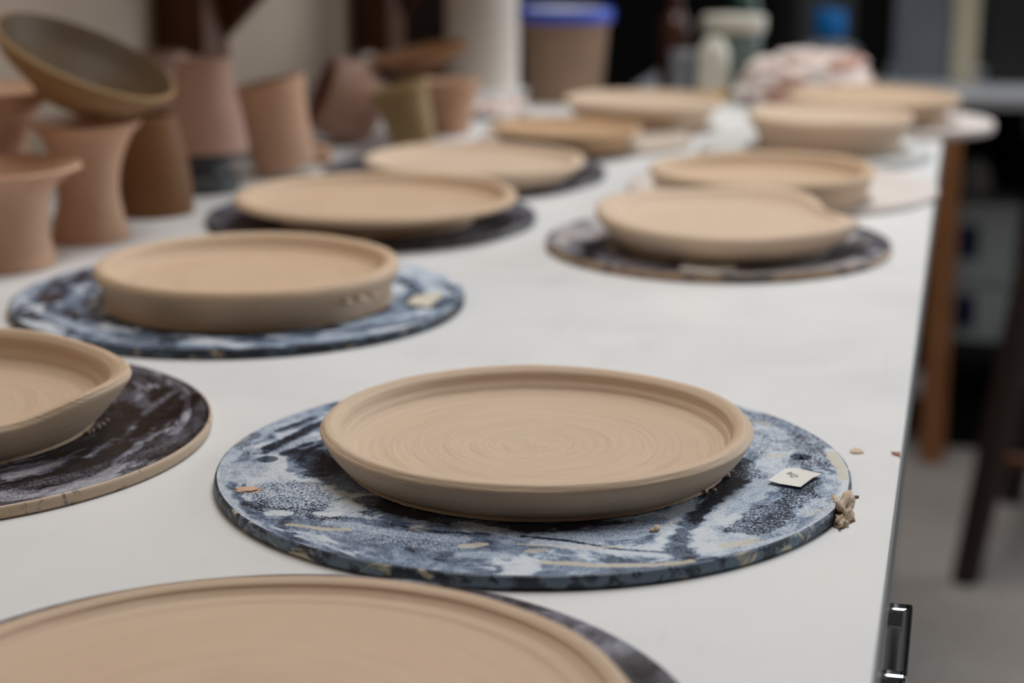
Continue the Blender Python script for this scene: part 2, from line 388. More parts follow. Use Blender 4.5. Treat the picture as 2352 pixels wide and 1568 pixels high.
xt, zs = bracket(356, 418, 'dark wooden shelf bracket behind the tilted brown bowl, nearer of the two', ((470, 122), (580, 0)))
bracket(808, 858, 'dark wooden shelf bracket beside the cream pillar, farther of the two', ((862, 95), (942, 0)))
tag(box('wall_shelf', (XL + .001, 1.52, zs), (XL + .32, WE - .05, zs + .03), M['wood_red']), 'dark wooden shelf carried on the two wall brackets', 'shelf')

# ------------------------------------------------------------ the worktable
tb = tag(empty('worktable', (-.39, .9, 0)), 'long white-topped worktable against the wall, covered with thrown plates', 'table')
def rel(o): o.data.transform(Matrix.Translation((.39, -.9, 0))); return o
YT = 2.50
rel(box('tabletop', (XL + .012, -.9, TZ - .028), (0, YT, TZ), M['table'], tb, 0.0015))
rel(box('edge_banding', (-.0005, -.9, TZ - .0285), (.0012, YT, TZ - .0012), M['edge_strip'], tb, 0.0004))
rel(box('cabinet_body', (XL + .03, -.8, .08), (-.035, YT - .08, TZ - .028), M['cab_grey'], tb))
hc = .818
d = rel(box('drawer', (-.035, hc - .25, TZ - .20), (-.018, hc + .25, TZ - .035), M['cab_grey'], tb))
bm = bmesh.new(); zh = TZ - .052
for a, b in (((-.018, hc - .043, zh - .006), (.0105, hc - .035, zh + .004)), ((-.018, hc + .034, zh - .006), (.0105, hc + .043, zh + .004)), ((.0062, hc - .043, zh - .005), (.0108, hc + .043, zh + .004))): box_bm(bm, a, b, .0018)
h = from_bm('handle', bm, M['chrome'], d, smooth=False); rel(h); h['label'] = 'chrome D-shaped pull'
for x in (XL + .06, -.07):
    for y in (-.75, YT - .14): rel(box('leg', (x, y, 0), (x + .05, y + .05, .08), M['black'], tb))

# ------------------------------------------------------------ bats
random.seed(4)
BT = 0.0064
def seg_d(p, a, b):
    ab = b - a; L = ab.length_squared
    t = 0 if L == 0 else max(0, min(1, (p - a).dot(ab) / L)); return (p - (a + ab * t)).length
def make_bat(name, ctr, rad, mt, me_, label, strokes=None, holes=(), seg=200, rings=14, z0=0.0, th=BT, group='round throwing bats lying on the worktop', inner=0.0, chips=()):
    prof = [(0, th)] + [(inner + (rad - .0012 - inner) * (i / rings), th) for i in range(1, rings + 1)] + [(rad - .0003, th - .0006), (rad, th - .0014), (rad + .0002, th * .5), (rad, .0012), (rad - .001, 0), (0, 0)]
    n = rings + 2
    mi = [0] * rings + [1] * 6
    o = lathe(name, prof, [mt, me_], loc=(ctr[0], ctr[1], TZ + z0 + .0002), seg=seg, mi=mi[:len(prof) - 1])
    if holes:
        for h in holes:
            bpy.ops.mesh.primitive_cylinder_add(vertices=32, radius=.0054, depth=.0078, location=(h[0], h[1], TZ + z0 + th - .0011 + .0008))
            c = bpy.context.object; m = o.modifiers.new('b', 'BOOLEAN'); m.operation = 'DIFFERENCE'; m.object = c; m.solver = 'EXACT'
            dg = bpy.context.evaluated_depsgraph_get(); nm = bpy.data.meshes.new_from_object(o.evaluated_get(dg))
            o.modifiers.clear(); o.data = nm; bpy.data.objects.remove(c)
        o.data.polygons.foreach_set('use_smooth', [False] * len(o.data.polygons))
    if strokes is not None:
        ca = o.data.color_attributes.new('slip', 'FLOAT_COLOR', 'POINT')
        S = []
        for pts, wd, val, amt, spk in strokes:
            S.append(([Vector((at(*p, BT).x - ctr[0], at(*p, BT).y - ctr[1])) for p in pts], wd, val, amt, spk))
        S = [(a, b, c_, d, e, (min(q.x for q in a) - 2.2 * b, max(q.x for q in a) + 2.2 * b, min(q.y for q in a) - 2.2 * b, max(q.y for q in a) + 2.2 * b)) for a, b, c_, d, e in S]
        for v in o.data.vertices:
            p = Vector((v.co.x, v.co.y)); V, A, B, K = 0.5, 0.0, 0.0, 0.0
            jig = (noise.fractal(Vector((v.co.x * 130, v.co.y * 130, 2.0)), 1.0, 2.0, 4)) * .5
            for pts, wd, val, amt, spk, bb in S:
                if not (bb[0] < p.x < bb[1] and bb[2] < p.y < bb[3]): continue
                dmin = min(seg_d(p, pts[i], pts[i + 1]) for i in range(len(pts) - 1)) if len(pts) > 1 else (p - pts[0]).length
                q = 1.25 - dmin / wd + jig
                q = max(0, min(1, q * 3.2)) * amt
                if q > 0 and val > 1: K = max(K, q)
                elif q > 0: V = V * (1 - q) + val * q; A = max(A, q); B = B * (1 - q) + spk * q
            ca.data[v.index].color = (V, A, B, K)
    tag(o, label, 'bat', group)
    return o

cA = at(1231, 1088, BT)
cA = Vector((-.1729, .8642))
stA = [  # (points in the photo, half width in metres, value, amount, speckle)
 ([(505, 1110), (520, 1060), (600, 985), (700, 940), (815, 908)], .004, .66, .8, .1),
 ([(560, 985), (640, 950), (760, 925)], .004, .38, .9, .1),
 ([(560, 1020), (640, 975), (740, 950)], .005, .60, .8, .2),
 ([(600, 1040), (680, 1000), (740, 970)], .0035, .30, .95, .3),
 ([(600, 1075), (690, 1020), (745, 1000)], .006, .60, .8, .3),
 ([(650, 1046), (700, 1022), (740, 1012)], .002, .30, .9, .3),
 ([(640, 990), (720, 960)], .002, .28, .9, .6),
 ([(580, 1040), (550, 1015), (580, 1000)], .004, .40, .8, .6),
 ([(530, 1070), (600, 1078), (560, 1100), (640, 1100)], .007, .58, .9, .2),
 ([(500, 1120), (530, 1170), (600, 1225), (700, 1270)], .004, .64, .9, .1),
 ([(620, 1125), (700, 1120), (720, 1160), (640, 1150), (600, 1130)], .009, .40, .85, .7),
 ([(600, 1165), (680, 1175), (760, 1190)], .005, .36, .9, .7),
 ([(700, 1040), (740, 1070), (830, 1120), (760, 1090)], .010, .30, .85, .1),
 ([(690, 1060), (700, 1040), (740, 1020)], .0015, .26, .9, 0),
 ([(620, 1180), (660, 1180)], .003, .72, .9, .1), ([(735, 1180), (770, 1180)], .003, .75, .9, .1),
 ([(850, 1150), (1000, 1190), (1240, 1215), (1480, 1205), (1640, 1150), (1700, 1090)], .007, .27, .9, .2),  # dark slip together with the plate's shade, painted along its foot
 ([(760, 1200), (900, 1225), (1060, 1240)], .004, .62, .7, .2),
 ([(900, 1205), (1000, 1222), (1180, 1228), (1290, 1222)], .0012, .30, .8, .1),
 ([(820, 1230), (960, 1250), (1040, 1260)], .004, .50, .8, .3),
 ([(1060, 1205), (1200, 1232), (1330, 1228)], .004, .62, .7, .2),
 ([(1300, 1235), (1420, 1225), (1520, 1200), (1590, 1160)], .009, .57, .85, .1),
 ([(1240, 1245), (1380, 1262), (1500, 1262)], .004, .64, .9, .1),
 ([(1200, 1232), (1300, 1242), (1420, 1262), (1540, 1270)], .0012, .28, .9, .1),
 ([(1725, 1075), (1690, 1110), (1650, 1160), (1600, 1200), (1575, 1240), (1570, 1270)], .0075, .33, 1.0, .1),
 ([(1735, 1000), (1740, 1050), (1700, 1095)], .006, .34, .9, .3),
 ([(1760, 1010), (1790, 1060), (1740, 1090)], .010, .52, .7, 1.0),
 ([(1760, 965), (1830, 1000), (1880, 1040), (1860, 1060)], .011, .40, .9, 1.0),
 ([(1720, 950), (1780, 965), (1850, 1000)], .004, .36, .9, .5),
 ([(1720, 975), (1770, 985), (1800, 1005)], .004, .60, .8, .4),
 ([(1790, 1045), (1770, 1070), (1790, 1100)], .006, .60, .9, .2),
 ([(1760, 1110), (1700, 1150), (1640, 1210), (1630, 1250)], .007, .58, 1.0, .1),
 ([(1880, 1105), (1850, 1150), (1760, 1190), (1720, 1215)], .010, .37, 1.0, .6),
 ([(1700, 1240), (1660, 1265), (1640, 1262)], .008, .64, .9, .1),
 ([(1920, 1100), (1910, 1150), (1860, 1180)], .007, .56, .9, .1),
 ([(1905, 1035), (1935, 1070), (1950, 1110), (1945, 1140)], .003, .78, .9, .1),
 ([(1700, 1270), (1780, 1235), (1870, 1195), (1915, 1165)], .005, .50, .8, .2),
 ([(1580, 1295), (1660, 1285), (1760, 1262)], .004, .36, .8, .2),
 ([(1070, 1275), (1160, 1278)], .004, .60, .7, .1),
 ([(1255, 1292), (1380, 1300), (1500, 1298), (1590, 1290)], .0022, 2, 1, 0), ([(1190, 1250), (1330, 1258), (1440, 1256)], .0012, 2, .8, 0),
 ([(665, 1205), (740, 1215), (800, 1218)], .002, 2, .9, 0), ([(590, 1090), (545, 1075), (525, 1100)], .001, 2, .6, 0), ([(1065, 1255), (1110, 1250)], .0025, 2, .9, 0), ([(1210, 1266), (1250, 1262)], .0025, 2, .7, 0),
 ([(1905, 1040), (1928, 1068), (1942, 1100)], .0026, 2, .95, 0), ([(650, 950), (700, 938)], .0016, 2, .7, 0), ([(1660, 1255), (1740, 1242)], .003, 2, .8, 0), ([(1740, 970), (1765, 975)], .002, 2, .8, 0), ([(1765, 1048), (1795, 1046)], .0022, 2, .9, 0),
 ([(545, 1020), (570, 1005)], .0014, 2, .7, 0), ([(1520, 1208), (1570, 1196)], .0015, 2, .6, 0), ([(1860, 1180), (1890, 1170)], .002, 2, .6, 0),
 ([(700, 1285), (800, 1305), (950, 1325), (1100, 1332)], .0025, .62, .7, .1)]
hA = [at(614, 1055, BT), at(1838, 1050, BT)]
batA = make_bat('throwing_bat', cA, .1524, M['bat_a'], M['edge_a'], 'bat smeared with blue-grey slip and two pin holes under the sharpest plate', stA, hA, seg=640, rings=125)
cB = Vector((-.4483, 1.1848))
stB = [([(60, 700), (50, 680), (100, 640), (200, 610)], .006, .60, .9, .2), ([(110, 690), (150, 650), (210, 635)], .009, .30, .9, .1),
 ([(150, 720), (210, 745)], .007, .33, .9, .1), ([(160, 690), (170, 660), (220, 650)], .0025, .5, .9, .1),
 ([(100, 720), (180, 752), (260, 775), (340, 770)], .006, .6, .8, .2), ([(280, 745), (400, 765), (560, 772), (760, 755), (880, 710)], .006, .28, .9, .1),
 ([(270, 775), (340, 765), (330, 785)], .006, .42, .9, .2), ([(420, 790), (560, 795), (700, 785), (860, 760)], .005, .62, .7, .2),
 ([(930, 610), (1000, 635), (1050, 670)], .007, .56, .8, .2), ([(930, 640), (960, 660), (920, 690)], .007, .36, .8, .2),
 ([(800, 745), (900, 725), (960, 715)], .008, .56, .95, .1), ([(960, 740), (1020, 715), (1050, 690)], .005, .40, .9, .3), ([(1010, 640), (1045, 675)], .002, .3, .8, .1)]
make_bat('throwing_bat', cB, .152, M['bat_b'], M['edge_b'], 'round bat streaked blue and black, under the tall-walled plate left of centre', stB, seg=300, rings=40)
cE = Vector((-.4998, .8543))
stE = [([(60, 1120), (160, 1080), (260, 1030), (330, 970)], .009, .33, .95, .1), ([(320, 960), (350, 930), (390, 900)], .012, .30, .9, .1),
 ([(0, 1150), (80, 1110), (180, 1095), (300, 1050), (380, 1010)], .006, .52, .8, .3), ([(200, 1050), (280, 1000), (330, 950), (400, 900)], .0022, .60, .9, .1),
 ([(0, 1090), (60, 1085), (130, 1065)], .003, .72, .9, .1), ([(0, 1115), (80, 1095)], .003, .34, .9, .1),
 ([(330, 850), (380, 880), (440, 900), (460, 940)], .004, .54, .8, .1), ([(270, 915), (300, 905), (330, 930)], .006, .56, .9, .1), ([(420, 915), (440, 905)], .0025, .72, .8, .1),
 ([(300, 1060), (400, 1010), (450, 970)], .005, .50, .8, .2), ([(240, 960), (270, 940), (290, 960), (250, 1000)], .007, .28, .9, .1), ([(380, 960), (430, 930), (440, 910)], .005, .30, .9, 0)]
make_bat('throwing_bat', cE, .1533, M['bat_e'], M['edge_e'], 'round bat with purple-brown slip and a beige edge, at the left edge of the photo', stE, seg=380, rings=50)
cC = Vector((-.1595, 1.456))
stC = [([(1350, 560), (1350, 600)], .006, .3, 1, 0), ([(1960, 560), (1985, 590)], .007, .3, 1, 0), ([(1290, 560), (1290, 530)], .004, .62, .8, .1), ([(1255, 560), (1270, 540)], .003, .55, .8, .1), ([(1390, 590), (1500, 612), (1640, 620), (1800, 612), (1930, 590)], .006, .52, .7, .2)]
make_bat('throwing_bat', cC, .1333, M['bat_c'], M['edge_c'], 'dark bat with grey rings and a tan edge, under the sagging plate', stC, seg=200, rings=20)
cD = Vector((-.4553, 1.5044))
make_bat('throwing_bat', cD, .1373, M['bat_d'], M['edge_d'], 'round charcoal bat under the third plate of the left row', [([(900, 560), (1050, 550), (1180, 530)], .006, .55, .7, .2)], seg=160, rings=16)
cF = Vector((-.196, .552))
make_bat('throwing_bat', cF, .1503, M['bat_f'], M['edge_d'], 'round bat streaked plum and grey under the large plate nearest the camera', None, seg=260, rings=20)
cG = Vector((-.441, 1.755))
make_bat('throwing_bat', cG, .135, M['bat_d'], M['edge_d'], 'round charcoal bat under the fourth plate of the left row', [([(1340, 400), (1390, 410)], .006, .45, .6, .1)], seg=120, rings=10)
cH = Vector((-.137, 1.735))
make_bat('throwing_bat', cH, .140, M['bat_pale'], M['bat_pale'], 'pale pinkish bat under the straight-walled plate in the right row', None, seg=120, rings=6)
cI = Vector((-.372, 2.005))
make_bat('throwing_bat', cI, .115, M['bat_beige'], M['bat_beige'], 'beige bat under the flat plate in front of the blue-lidded tub', None, seg=96, rings=6)
cK = Vector((-.125, 1.965))
make_bat('throwing_bat', cK, .118, M['bat_white'], M['bat_white'], 'whitish bat under the plate in front of the stained towel bundle', None, seg=96, rings=6, th=.010)

# ------------------------------------------------------------ plates
def gauss(t, c, w):
    d = (t - R(c) + math.pi) % (2 * math.pi) - math.pi; return math.exp(-.5 * (d / R(w)) ** 2)
def make_plate(ctr, z0, Rr, Rf, h, mat, label, wall=.006, floor=.007, lip=.0045, bumps=(), seg=192, ridge=0.0, flare=1.0, Ri=None, und=0.0, cut=0.0):
    """Rr rim radius, Rf foot radius, h height; bumps (angle, width, dr, dz)"""
    Ri = Ri or (Rr - wall * 2.2)
    pr = [(0, 0), (Rf * .6, 0), (Rf - .002, 0), (Rf, .0012), (Rf + (Rr - Rf) * (.35 * flare - .25 * cut), h * .22), (Rf + (Rr - Rf) * (.72 - .42 * cut), h * (.5 - .04 * cut)), (Rr - .0012 - .003 * cut + ridge, h * .70), (Rr + .0002, h * .84), (Rr - .0010, h * .94), (Rr - lip * .42, h * .992),
          (Rr - lip * .85, h), (Rr - lip * 1.35, h * .955 + floor * .045), (Rr - lip * 1.8, h * .80 + floor * .20), (Rr - lip * 2.15, h * .5 + floor * .5), (Rr - lip * 2.6 - .001, h * .18 + floor * .82), (Rr - lip * 2.6 - .006, floor + .0006), (Rr - lip * 2.6 - .011, floor), (Rr * .60, floor - .0004), (Rr * .4, floor - .0002), (Rr * .2, floor - .0010), (Rr * .07, floor - .0013), (0, floor - .0007)]
    pr = smooth_prof(pr, 7)
    ii = pr.index(max(pr, key=lambda p: p[1]))
    pr = [(a, b) if (k < ii or a < Rr - lip * 2.7) else (a, b - .00035 * (1 - math.cos((Rr - lip - a) / lip * 9.0)) * min(1, max(0, (Rr - lip - a) / lip))) for k, (a, b) in enumerate(pr)]
    def warp(t, r, z):
        k = max(0, min(1, z / h)); e = max(0, min(1, r / Rr)) ** 4
        dr = dz = 0
        for (c, w_, a, b) in bumps:
            g = gauss(t, c, w_); dr += a * g; dz += b * g
        nn = (noise.noise(Vector((math.cos(t) * 1.3 + Rr * 90, math.sin(t) * 1.3, 1.7))) * .0016 + noise.noise(Vector((math.cos(t) * 4 + Rr * 70, math.sin(t) * 4, 5.7))) * .0005)
        rag = noise.noise(Vector((math.cos(t) * 30, math.sin(t) * 30, Rr * 50))) * .0009 * max(0, 1 - z / .004) if r > Rf * .8 else 0
        return r + (dr + nn) * k ** 1.3 * e + rag * e, z + (dz + nn * .5 + und * math.sin(2 * t)) * k * e
    o = lathe('plate', pr, mat, loc=(ctr[0], ctr[1], TZ + z0 + .0003), seg=seg, warp=warp)
    return tag(o, label, 'plate', 'thrown clay plates drying on the table')
Z = BT + .0002
pA = make_plate((-.172, .8695), Z, .1045, .0915, .0205, M['clay_a'], 'round buff clay plate with a spiral centre, the sharp one on the blue bat', wall=.006, floor=.0080, lip=.0052, seg=300)
pB = make_plate((-.436, 1.172), Z, .1015, .0940, .0265, M['clay_b'], 'tall-sided buff clay plate left of centre with a ragged ridge below its rim', floor=.0145, lip=.0058, seg=240, ridge=.0030, cut=.9, bumps=((-60, 20, .001, .0), (-5, 20, -.003, .0)))
pE = make_plate((-.493, .853), Z, .1015, .0870, .024, M['clay_e'], 'buff clay plate cut by the left photo edge, its rim pinched in a wave', floor=.0085, lip=.005, seg=300,
                bumps=((-5, 23, .0135, .0090), (-33, 9, -.0045, -.0045), (95, 50, -.002, .005), (-62, 25, .003, .001)))
pC = make_plate((-.150, 1.433), Z, .0985, .078, .027, M['clay_c'], 'buff clay plate right of centre with a sagging rim, on the dark grey-ringed bat', floor=.020, lip=.008, seg=200, bumps=((30, 13, -.014, -.005), (6, 10, .003, -.004), (70, 20, .004, .004), (-80, 35, .004, -.003), (165, 30, .002, .005)))
pD = make_plate((-.441, 1.4725), Z, .1155, .078, .0225, M['clay_b'], 'wide buff clay plate on the charcoal bat, third plate of the left row', floor=.011, lip=.006, seg=180, flare=.6, cut=1.0, bumps=((35, 20, -.002, .003),))
pF = make_plate((-.191, .531), Z, .1275, .115, .0165, M['clay_f'], 'very large buff clay plate at the bottom edge, nearest the camera', floor=.0118, lip=.0042, seg=220)
pG = make_plate((-.420, 1.712), Z, .1035, .086, .0185, M['clay_c'], 'flat buff clay plate, fourth of the left row', floor=.010, lip=.006, seg=140)
pH = make_plate((-.148, 1.660), Z, .0980, .090, .026, M['clay_b'], 'straight-walled buff clay plate just behind the sagging plate on the right', floor=.012, lip=.006, seg=140, cut=.5, bumps=((30, 30, .001, .003),))
pI = make_plate((-.378, 1.925), Z, .0785, .066, .0215, M['clay_foot'], 'small shallow clay plate in front of the blue-lidded tub', floor=.014, seg=120, cut=1)
pJ = make_plate((-.332, 2.135), 0.0, .0895, .072, .034, M['clay_c'], 'buff clay plate farthest back on the left, beside the blue-lidded tub', floor=.026, seg=120, cut=1)
pK = make_plate((-.110, 1.945), .0104, .0830, .070, .036, M['clay_c'], 'deep-sided buff clay plate in front of the towel bundle, nearer of the far right pair', floor=.030, seg=120, cut=1)
pL = make_plate((-.078, 2.180), 0.0102, .0960, .078, .030, M['clay_b'], 'buff clay plate at the far right corner of the table', floor=.024, seg=120, cut=1)
cL = Vector((-.052, 2.200)); make_bat('throwing_bat', cL, .108, M['bat_pale'], M['bat_pale'], 'pinkish bat overhanging the table edge at the far right corner', None, seg=96, rings=6, th=.0098)

# ------------------------------------------------------------ scraps and paper tags
def lump(name, c, size, seed, mat, label=None, cat=None, parent=None, group=None, sub=3, amp=.5, folds=0):
    bm = bmesh.new(); bmesh.ops.create_icosphere(bm, subdivisions=sub, radius=1)
    for v in bm.verts:
        k = 1 + amp * noise.fractal(v.co * 1.6 + Vector((seed, 0, 0)), 1.0, 2.0, 4)
        if folds: k -= folds * abs(noise.noise(v.co * 3.4 + Vector((seed, 3, 0)))) ** .6 * .9 - folds * .35
        v.co = Vector((v.co.x * k * size[0], v.co.y * k * size[1], max(-.55, v.co.z * k) * size[2]))
    mz = min(v.co.z for v in bm.verts)
    for v in bm.verts: v.co.z -= mz
    o = from_bm(name, bm, mat, parent, loc=c, smooth=True)
    if label: tag(o, label, cat, group)
    return o
q = at(1941, 1188); lump('clay_scrap', (q.x - .001, q.y, TZ), (.0052, .0105, .006), 3, M['clay_a'], 'crumbly lump of buff clay stuck at the right rim of the blue bat', 'clay scrap', amp=.9)
q = at(1922, 1207); lump('clay_crumb', (q.x + .0012, q.y + .001, TZ), (.003, .005, .0028), 8, M['clay_a'], 'small clay crumb just below the crumbly lump at the blue bat rim', 'clay scrap', amp=.9)
def flat(name, pts, z, mat, label=None, cat=None, th=.0003, curl=0.0, parent=None, group=None):
    P = [at(px, py, z) for px, py in pts]; c = sum(P, Vector()) / len(P); n = len(P)
    vs = [(p - c) + Vector((0, 0, (curl * abs((p - c).x) * 8 if curl else 0))) for p in P]
    vs = [Vector((0, 0, 0))] + vs; m = len(vs)
    allv = [v + Vector((0, 0, th)) for v in vs] + vs
    fs = [(0, i, i % n + 1) for i in range(1, n + 1)] + [(m, m + i % n + 1, m + i) for i in range(1, n + 1)] + [(i, m + i, m + i % n + 1, i % n + 1) for i in range(1, n + 1)]
    bm = bmesh.new(); bv = [bm.verts.new(v) for v in allv]
    for f in fs: bm.faces.new([bv[i] for i in f])
    o = from_bm(name, bm, mat, parent, loc=(c.x, c.y, TZ + z + .0002))
    if label: tag(o, label, cat, group)
    return o
flat('clay_flake', [(1952, 1037), (1964, 1031), (1978, 1035), (1984, 1041), (1972, 1043), (1957, 1042)], 0, M['clay_c'], 'flat peach-coloured clay flake on the bare worktop right of the blue bat', 'clay scrap', .0006)
flat('clay_shaving', [(2046, 1043), (2056, 1042), (2068, 1043), (2067, 1051), (2060, 1047)], 0, M['red'], 'thin reddish clay shaving at the table edge', 'clay scrap', .0008, .02)
flat('wood_splinter', [(1960, 1142), (1972, 1142), (1973, 1144), (1960, 1145)], 0, M['clay_brown'], 'tiny brown splinter sticking out from the rim of the blue bat', 'splinter', .0008)
tg = flat('paper_tag', [(1763, 1110), (1803, 1080), (1814, 1078), (1834, 1078), (1888, 1096), (1866, 1103), (1838, 1122), (1790, 1115)], BT + .0006, M['paper'], 'white square paper tag with pencilled letters beside the right pin hole', 'paper tag', .0003, .012, group='paper tags on the bats')
cu = bpy.data.curves.new('writing', 'FONT'); cu.body = 'DA'; cu.size = .0052; cu.extrude = .00005; cu.offset = 0
cu.align_x = 'CENTER'; cu.align_y = 'CENTER'
to = bpy.data.objects.new('tmp', cu); C.objects.link(to)
wm = bpy.data.meshes.new_from_object(to.evaluated_get(bpy.context.evaluated_depsgraph_get())); bpy.data.objects.remove(to)
wm.transform(Matrix.Rotation(R(122), 4, 'Z')); wm.materials.clear(); wm.materials.append(M['ink'])
wr = bpy.data.objects.new('writing', wm); C.objects.link(wr); wr.parent = tg; wr.location = (-.0012, .0022, .0009); wr['label'] = 'faint pencilled letters'
flat('paper_tag', [(932, 700), (952, 682), (1012, 672), (1018, 680), (985, 708)], BT + .0005, M['paper_old'], 'clay-stained paper tag on the right side of the streaked bat left of centre', 'paper tag', .0004, .005, group='paper tags on the bats')
flat('paper_tag', [(1560, 622), (1570, 606), (1625, 608), (1650, 600), (1688, 606), (1690, 624), (1630, 628)], BT + .0006, M['paper'], 'white paper scrap on the front of the grey-ringed bat right of centre', 'paper tag', .0006, .004, group='paper tags on the bats')
flat('paper_tag', [(808, 556), (820, 545), (850, 548), (848, 562)], BT + .0006, M['paper'], 'white paper scrap at the front of the charcoal bat in the left row', 'paper tag', .0006, group='paper tags on the bats')
for i, (px, py, s) in enumerate([(1668, 1096, .0018), (1618, 1133, .0014), (1590, 1138, .001), (1640, 1128, .001), (1645, 1104, .0012), (1498, 1222, .0012), (1508, 1219, .0016)]):
    q = at(px, py, BT); lump('clay_crumb', (q.x, q.y, TZ + BT + .0001), (s, s * 1.3, s), i * 3 + 1, M['clay_c'], 'tiny clay crumb beside the foot of the sharp central plate', 'clay crumb', group='crumbs on the blue bat', sub=2)
for i, (px, py, z, s) in enumerate([(598, 708, .0225, .003), (815, 702, .0195, .0036), (845, 694, .0195, .0050), (868, 684, .0195, .0034)]):
    q = at(px, py, z); lo = Vector((q.x - pB.location.x, q.y - pB.location.y)); lo = lo.normalized() * .1005
    lump('clay_burr', (lo.x, lo.y, z - Z), (s, s * .5, .0016), i * 5 + 2, M['clay_c'], parent=pB, sub=2)
q = at(570, 1126, BT); lump('clay_patch', (q.x, q.y, TZ + BT - .0002), (.0068, .0042, .0009), 12, plain('peach_clay', (214, 178, 150), .6), 'flat peach clay patch at the left rim of the blue bat', 'clay scrap', amp=.4)
for i, (px, py) in enumerate([(226, 984), (236, 977), (212, 991), (203, 996), (246, 968)]):
    q = at(px, py, BT); lump('clay_crumb', (q.x, q.y, TZ + BT + .0001), (.0011, .0014, .0011), i * 4 + 9, M['clay_e'], 'tiny crumb at the foot of the wavy-rimmed plate on the left', 'clay crumb', group='crumbs on the purple bat', sub=2)

# ------------------------------------------------------------ pots and bowls along the wall
def vessel(name, c, prof, wall, mat, label, cat, rot=None, group=None, z=0.0, seg=96, wob=.0006, inner=None):
    mats = [mat, inner] if inner else mat
    """prof: outer (r, z) from foot to rim"""
    out = smooth_prof(prof, 6); H = prof[-1][1]
    base = out[0][0]
    inn = [(max(0.0005, r - wall), zz) for r, zz in out if zz > wall * 1.3]
    rim = [(out[-1][0] - wall * .15, H + wall * .35), (out[-1][0] - wall * .55, H + wall * .48), (out[-1][0] - wall * .9, H + wall * .28)]
    pr = [(0, 0), (base * .96, 0)] + out + rim + inn[::-1] + [(inn[0][0] * .8, wall * 1.05), (0, wall)]
    def warp(t, r, zz):
        n = noise.noise(Vector((math.cos(t) * 1.2 + c[0] * 9, math.sin(t) * 1.2 + c[1] * 7, zz * 9))) * wob * 2
        return r + n * min(1, r / .02), zz
    k0 = 2 + len(out) + 3
    o = lathe(name, pr, mats, seg=seg, warp=warp, mi=[1 if (inner and k >= k0 - 2) else 0 for k in range(len(pr) - 1)])
    o.location = (c[0], c[1], TZ + z + .0003)
    if rot: o.rotation_euler = rot
    return tag(o, label, cat, group)
PG = 'unglazed pots crowded along the wall'
q = at(2, 608); vessel('vase', q, [(.040, 0), (.0395, .006), (.0365, .022), (.0365, .040), (.0395, .053), (.046, .062), (.056, .069), (.0625, .0722)], .0045, M['pink'], 'small pink clay pot with a widely flared rim, foremost at the left edge', 'pot', group=PG)
q = at(-12, 530); vessel('vase', q, [(.038, 0), (.036, .01), (.030, .045), (.032, .075), (.042, .098), (.057, .110), (.0605, .1135)], .004, M['pink'], 'tall pink flared pot at the left edge, behind the foremost one', 'pot', group=PG)
q = at(209, 548); vessel('vase', q, [(.031, 0), (.0305, .004), (.0275, .016), (.0240, .038), (.0265, .060), (.034, .080), (.0415, .0895), (.0435, .092)], .0035, M['pink'], 'waisted pink clay pot carrying the tilted brown bowl', 'pot', group=PG)
# tilted bowl resting on the waisted pot
rc = aty(200, 128, at(209, 548).y - .004)
Rb = Matrix.Rotation(YAW, 4, 'Z') @ Matrix.Rotation(R(24.5), 4, 'Y') @ Matrix.Rotation(R(7), 4, 'X')
bw = vessel('bowl', (0, 0), [(.030, 0), (.034, .004), (.048, .013), (.062, .022), (.0705, .032), (.0735, .036)], .006, M['clay_tan'], 'wide olive-brown clay bowl tipped sideways on top of the waisted pink pot', 'bowl', seg=120, inner=M['clay_dk'])
bw.rotation_euler = Rb.to_euler(); bw.location = rc - (Rb.to_3x3() @ Vector((0, 0, .038)))
q = at(352, 488); vessel('vase', q, [(.0345, 0), (.0350, .006), (.0335, .030), (.0300, .055), (.0260, .072), (.0235, .082)], .004, M['clay_brown'], 'dark brown clay pot standing right of the waisted pink pot', 'pot', group=PG)
q = at(455, 436); blk = lathe('banding_wheel', smooth_prof([(0, 0), (.034, 0), (.038, .002), (.0375, .012), (.030, .018), (.030, .026), (.036, .030), (.0365, .0345), (.034, .036), (0, .036)], 4), M['dkgrey'], loc=(q.x, q.y, TZ + .0003), seg=64)
tag(blk, 'dark grey round stand with a pink pot on it', 'stand'); zb = .0365
vessel('vase', (q.x + .008, q.y + .004), [(.0385, 0), (.0380, .004), (.0335, .030), (.0275, .055), (.0245, .074), (.0255, .082)], .0035, M['pink2'], 'dusky pink tapering pot raised on the dark round stand', 'pot', group=PG, z=zb)
q = at(365, 380); vessel('vase', (q.x - .01, q.y + .02), [(.028, 0), (.027, .02), (.024, .06), (.026, .09), (.033, .108)], .0035, M['pink2'], 'pink pot rim peeping out behind the tilted brown bowl', 'pot', group=PG)
def tilt(px, py, deg, z=0.0, yawx=0): return Matrix.Rotation(YAW, 4, 'Z') @ Matrix.Rotation(R(deg), 4, 'Y') @ Matrix.Rotation(R(yawx), 4, 'X')
def tilted(px, py, deg, z, *a, yx=0, **k):
    q = at(px, py, z); o = vessel(a[0], (q.x, q.y), *a[1:], **k); o.rotation_euler = tilt(0, 0, deg, 0, yx).to_euler(); o.location.z = TZ + z; return o
tilted(656, 385, -13, .007, 'vase', [(.030, 0), (.0305, .006), (.032, .03), (.034, .055), (.0375, .074), (.039, .082)], .0035, M['pink'], 'orange-pink tumbler leaning left against the raised pink pot', 'pot', group=PG)
q = at(722, 372); lump('clay_scrap', (q.x + .008, q.y - .01, TZ), (.014, .010, .013), 21, M['pink'], 'pinkish clay lump beside the foot of the leaning tumbler', 'clay scrap', amp=.4)
